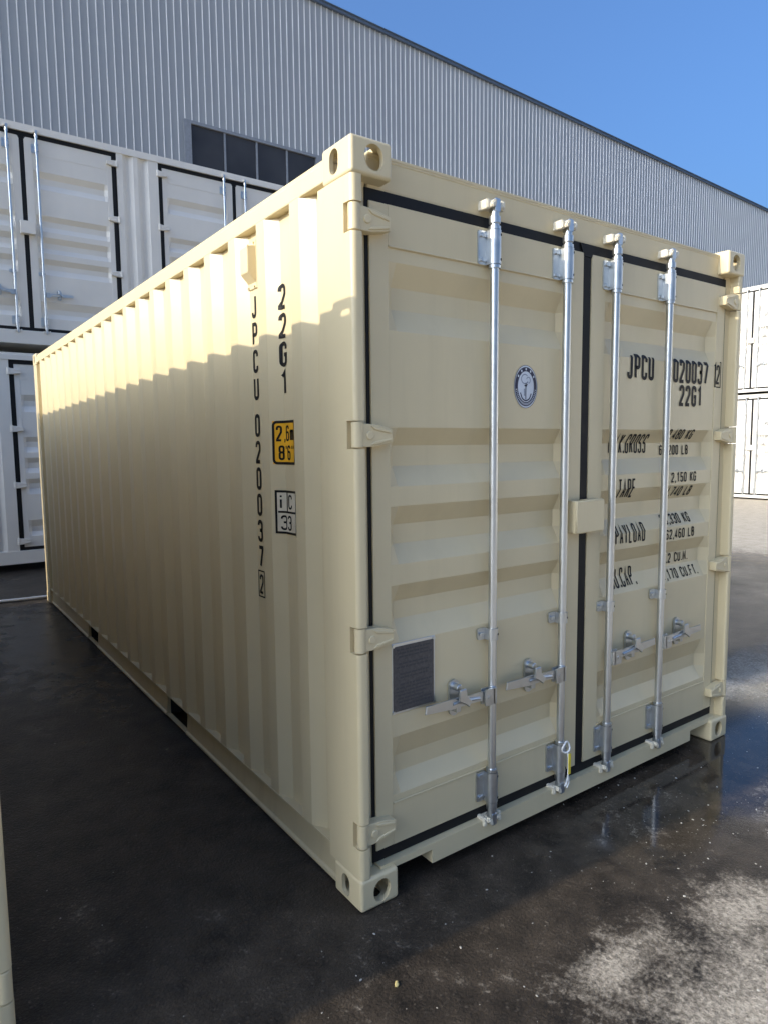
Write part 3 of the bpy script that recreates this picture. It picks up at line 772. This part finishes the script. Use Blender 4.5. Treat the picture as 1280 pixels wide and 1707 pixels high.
# ---------------------------------------------------------------- white containers behind (doors along the side)
def side_door_container(name, x0, L, sets, H=2.896, loc=(0, 0, 0)):
    c = empty(name, loc); m = WHITE; D = 2.438
    for sx in (1, -1):
        for sy in (1, -1):
            for sz in (1, -1):
                o = casting(c, sx, sy, sz, H, D, L, m); o.location.x += x0
    bm = bmesh.new()
    for xa, xb in ((x0+.004, x0+.13), (x0+L-.13, x0+L-.004)):
        for ya, yb in ((.004, .13), (D-.13, D-.004)): box(bm, xa, xb, ya, yb, .117, H-.117, .01)
    loose('corner_post', bm, m, c)
    bm = bmesh.new()
    prism(bm, [(.003, H-.112), (.003, H-.05), (.010, H-.046), (.010, H-.02), (.07, H-.016), (.07, H-.112)], x0+.16, x0+L-.16, 'x')
    box(bm, x0+.16, x0+L-.16, D-.07, D-.005, H-.112, H-.02); link('top_side_rail', bm, m, c)
    bm = bmesh.new(); box(bm, x0+.16, x0+L-.16, .004, .07, .10, .275, .006); box(bm, x0+.16, x0+L-.16, D-.07, D-.004, .10, .275, .006); link('bottom_side_rail', bm, m, c)
    bm = bmesh.new()
    box(bm, x0+.13, x0+L-.13, .07, D-.07, .10, .14); box(bm, x0+.13, x0+L-.13, .07, D-.07, H-.06, H-.03)
    box(bm, x0+.02, x0+.06, .13, D-.13, .1, H-.1); box(bm, x0+L-.06, x0+L-.02, .13, D-.13, .1, H-.1); box(bm, x0+.13, x0+L-.13, D-.06, D-.02, .27, H-.1)
    link('shell', bm, m, c)
    # corrugated fields between the door sets
    ed = [x0+.13]+[v for s in sets for v in (s-1.165, s+1.165)]+[x0+L-.13]
    for a, b in zip(ed[::2], ed[1::2]):
        bm = bmesh.new(); w = b-a; P = [(a, .012)]
        if .4 < w: 
            n = max(1, round((w-.16)/.26)); st_ = (w-.16)/n
            for i in range(n):
                q = a+.08+i*st_; P += [(q, .012), (q+.055, .050), (q+st_*.5-.01, .050), (q+st_*.5+.045, .012)]
        P.append((b, .012))
        A = [bm.verts.new((x, y, .27)) for x, y in P]; B = [bm.verts.new((x, y, H-.11)) for x, y in P]
        for i in range(len(P)-1): bm.faces.new((A[i], A[i+1], B[i+1], B[i]))
        link('side_wall', bm, m, c)
    zg0, zg1 = .315, H-.163; dz = .10
    brw = rows_profile(.331+dz, 2.285+dz+.15, dz)
    hz = (2.635, 1.89, 1.15, .40)
    for s in sets:
        bm = bmesh.new(); g0, g1 = .0525, .085; a, b = s-1.165, s+1.165
        box(bm, a, b, .030, g1, .272, zg0+.004); box(bm, a, b, .030, g1, zg1-.004, H-.111)
        box(bm, a, a+.06, .030, g1, zg0+.003, zg1-.003); box(bm, b-.06, b, .030, g1, zg0+.003, zg1-.003)
        box(bm, s-.035, s+.035, .040, g1-.004, zg0+.0031, zg1-.0031)
        prism(bm, [(s-.06, zg1+.01), (s+.06, zg1+.01), (s+.03, zg1-.035), (s-.03, zg1-.035)], .034, .07, 'y')
        link('door_seal', bm, RUBBER, c)
        l = door_leaf(c, m, s-1.117, s-.028, zg0, zg1, -1, brw, -.012, hz, 1, s-1.17)
        r = door_leaf(c, m, s+.028, s+1.117, zg0, zg1, 1, brw, -.012, hz, 1, s+1.17)
        bm = bmesh.new(); box(bm, s-.075, s+.10, -.045, .035, 1.50, 1.66, .006); link('lock_box', bm, m, r)
        for q, h in ((-.170, -1), (.170, 1)):
            locking_bar(c, s+q, .29, H-.118, h, -.012, 1.02, .75, .11, True, WHITE, (2.60, .40))
    return c
up_c = side_door_container('side_door_container', -7.2, 12.192, (-5.459, -2.554, .351, 3.256), loc=(0, 8.2, 2.896))
tag(up_c, 'upper white container with side doors, stacked behind the cream container on the left', 'shipping container', 'white stacked containers')
lo_c = copy_tree(up_c); lo_c.location = (.855, 8.2, 0)
tag(lo_c, 'white container standing on the ground on the left, carrying another white container', 'shipping container', 'white stacked containers')

# ---------------------------------------------------------------- white stack across the yard on the right
wr, wdl, wdr, wsw, wbr, wpts = end_door_container('shipping_container', 2.95, WHITE, WHITE, (18.2, 8.83, 0), -pi/2, lod=1)
door_markings(wdr, wbr, .359*.4, GREYMARK)
tag(wr, 'sunlit white container on the ground at the far right, beneath another white one', 'shipping container', 'white stacked containers')
wr2 = copy_tree(wr); wr2.location.z = 2.952; wr2.location.y += .09
tag(wr2, 'sunlit white container on top of the far right stack', 'shipping container', 'white stacked containers')

# white stacks added out of view on the right, bouncing sunlight as fill
for i in range(9):
    for z in (0, 2.952):
        o = copy_tree(wr, None, SK+('bolt', 'bolt_hole', 'cam_hook', 'handle_catch')); o.location = (18.2, 8.83-2.62*(i+1), z)
        tag(o, 'white container added beyond the right edge of the picture to bounce fill light', 'shipping container', 'added white containers bouncing fill light')
# cream stack added out of view on the left to shade the ground behind
for z in (0, 2.591):
    o = copy_tree(main, None, SK+('door_handle',)); o.rotation_euler.z = pi/2; o.location = (-7.45, 6.66, z)
    tag(o, 'cream container %s added out of view on the left to cast shade' % ('on the ground' if z == 0 else 'stacked on another'), 'shipping container', 'cream containers in a row')

# ---------------------------------------------------------------- factory shed
YB = 16.5
shed = empty('factory_shed', (0, YB, 0)); tag(shed, 'long factory shed clad in pale grey ribbed metal sheet with a strip of dark windows', 'building')
X0, X1 = -24.0, 74.0
WX0, WX1, WZ0, WZ1 = 5.73, 9.55, 8.0, 10.22
def roof_z(x): return 14.66-.030*(x-9)
bm = bmesh.new(); PT = .194
def strip(P, z0, z1):
    A = [bm.verts.new((x, y, z0)) for x, y in P]; B = [bm.verts.new((x, y, z1(x) if callable(z1) else z1)) for x, y in P]
    for i in range(len(P)-1): bm.faces.new((A[i], A[i+1], B[i+1], B[i]))
def ribs(xa, xb):
    k = math.ceil((xa-WX0)/PT-1e-6); x = WX0+k*PT+.03
    while x+.07 < xb: yield x; x += PT
FA, FB = WX0-PT, WX0+PT*math.ceil((WX1+.12-WX0)/PT)
fields = ((X0, FA, 0, roof_z), (FB, X1, 0, roof_z), (FA, FB, WZ1+.08, roof_z), (FA, FB, 0, WZ0-.08))
for a, b, z0, z1 in fields:
    P = [(a, 0)]
    for x in ribs(a, b): P += [(x-.002, 0), (x+.002, -.006), (x+.044, -.006), (x+.048, 0)]
    strip(P+[(b, 0)], z0, z1)
link('wall', bm, SHED, shed, 20)
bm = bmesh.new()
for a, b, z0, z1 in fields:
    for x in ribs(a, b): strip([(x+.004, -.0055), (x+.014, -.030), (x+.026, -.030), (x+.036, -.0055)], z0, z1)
tag(link('painted_light_rib', bm, RIB_LIT, shed, 20), kind='stuff')  # ribs of the wall sheet, their lit look painted in
bm = bmesh.new()
prism(bm, [(X0, 0), (X1, 0), (X1, roof_z(X1)-.1), (X0, roof_z(X0)-.1)], .05, 40, 'y')
link('shell', bm, SHED, shed)
bm = bmesh.new()
prism(bm, [(X0, roof_z(X0)-.04), (X1, roof_z(X1)-.04), (X1, roof_z(X1)+.05), (X0, roof_z(X0)+.05)], -.09, .3, 'y')
prism(bm, [(X0, roof_z(X0)+.05), (X1, roof_z(X1)+.05), (X1, roof_z(X1)+.08), (X0, roof_z(X0)+.08)], -.12, .32, 'y')
link('roof_trim', bm, TRIM, shed)
bm = bmesh.new()
box(bm, FA, WX0, -.05, .04, WZ0-.08, WZ1+.08); box(bm, WX1, FB, -.05, .04, WZ0-.08, WZ1+.08)
box(bm, WX0, WX1, -.05, .04, WZ1, WZ1+.08); box(bm, WX0, WX1, -.05, .04, WZ0-.08, WZ0)
wf = link('window', bm, FRAME, shed)
bm = bmesh.new(); w4 = (WX1-WX0)/4
for i in (1, 2, 3): box(bm, WX0+w4*i-.025, WX0+w4*i+.025, -.02, .04, WZ0, WZ1)
link('mullion', bm, FRAME, wf)
for i in range(4):
    bm = bmesh.new(); box(bm, WX0+w4*i+.0255, WX0+w4*(i+1)-.0255, .010, .030, WZ0+.0005, WZ1-.0005); link('pane', bm, GLASS, wf)

# ---------------------------------------------------------------- hose behind the cream container
hp = []
for i in range(40):
    t = i/39; x = -2.6+2.9*t; hp.append((x, 6.22-.05*sin(3.1*t*2+.6)-.02*sin(17*t), .017))
bm = bmesh.new(); sweep(bm, hp, .016, 10)
tag(link('hose', bm, STRAPW), 'thin white hose lying on the ground behind the far end of the big cream container', 'hose')

# ---------------------------------------------------------------- small things on the ground
PEB = plain('pale_grit', (.40, .38, .33), .8, 0, 200, .001, .2)
rr = random.Random(11); bm = bmesh.new()
def stone(bm, x, y, r):
    m = Matrix.Translation((x, y, r*.35)) @ Matrix.Rotation(rr.random()*6.3, 4, 'Z') @ Matrix.Diagonal((r*(.8+rr.random()*.9), r*(.7+rr.random()*.5), r*.6, 1))
    q = bmesh.ops.create_icosphere(bm, subdivisions=1, radius=1, matrix=m)
    for v in q['verts']: v.co += Vector((rr.uniform(-1, 1), rr.uniform(-1, 1), rr.uniform(-1, 1)*.5))*r*.22
for i in range(300):
    x = rr.uniform(-1.0, 3.2); y = rr.uniform(-1.15, .1)
    if rr.random() < .30: x = rr.gauss(1.5, .45); y = rr.gauss(-.42, .14)
    if x < .25 and y > -.02 : continue
    stone(bm, x, y, .0014+.0030*rr.random()**3)
for i in range(60): stone(bm, rr.uniform(-1.0, -.1), rr.uniform(0, 5), .0012+.002*rr.random()**3)
tag(link('grit', bm, PEB, None, 32, False), kind='stuff')
bm = bmesh.new(); stone(bm, -.085, -.315, .0105); o = link('stone_chip', bm, plain('ochre_chip', (.62, .50, .20), .8, 0, 120, .001, .2), None)
tag(o, 'small yellow stone chip lying alone on the asphalt near the bottom of the picture', 'stone')
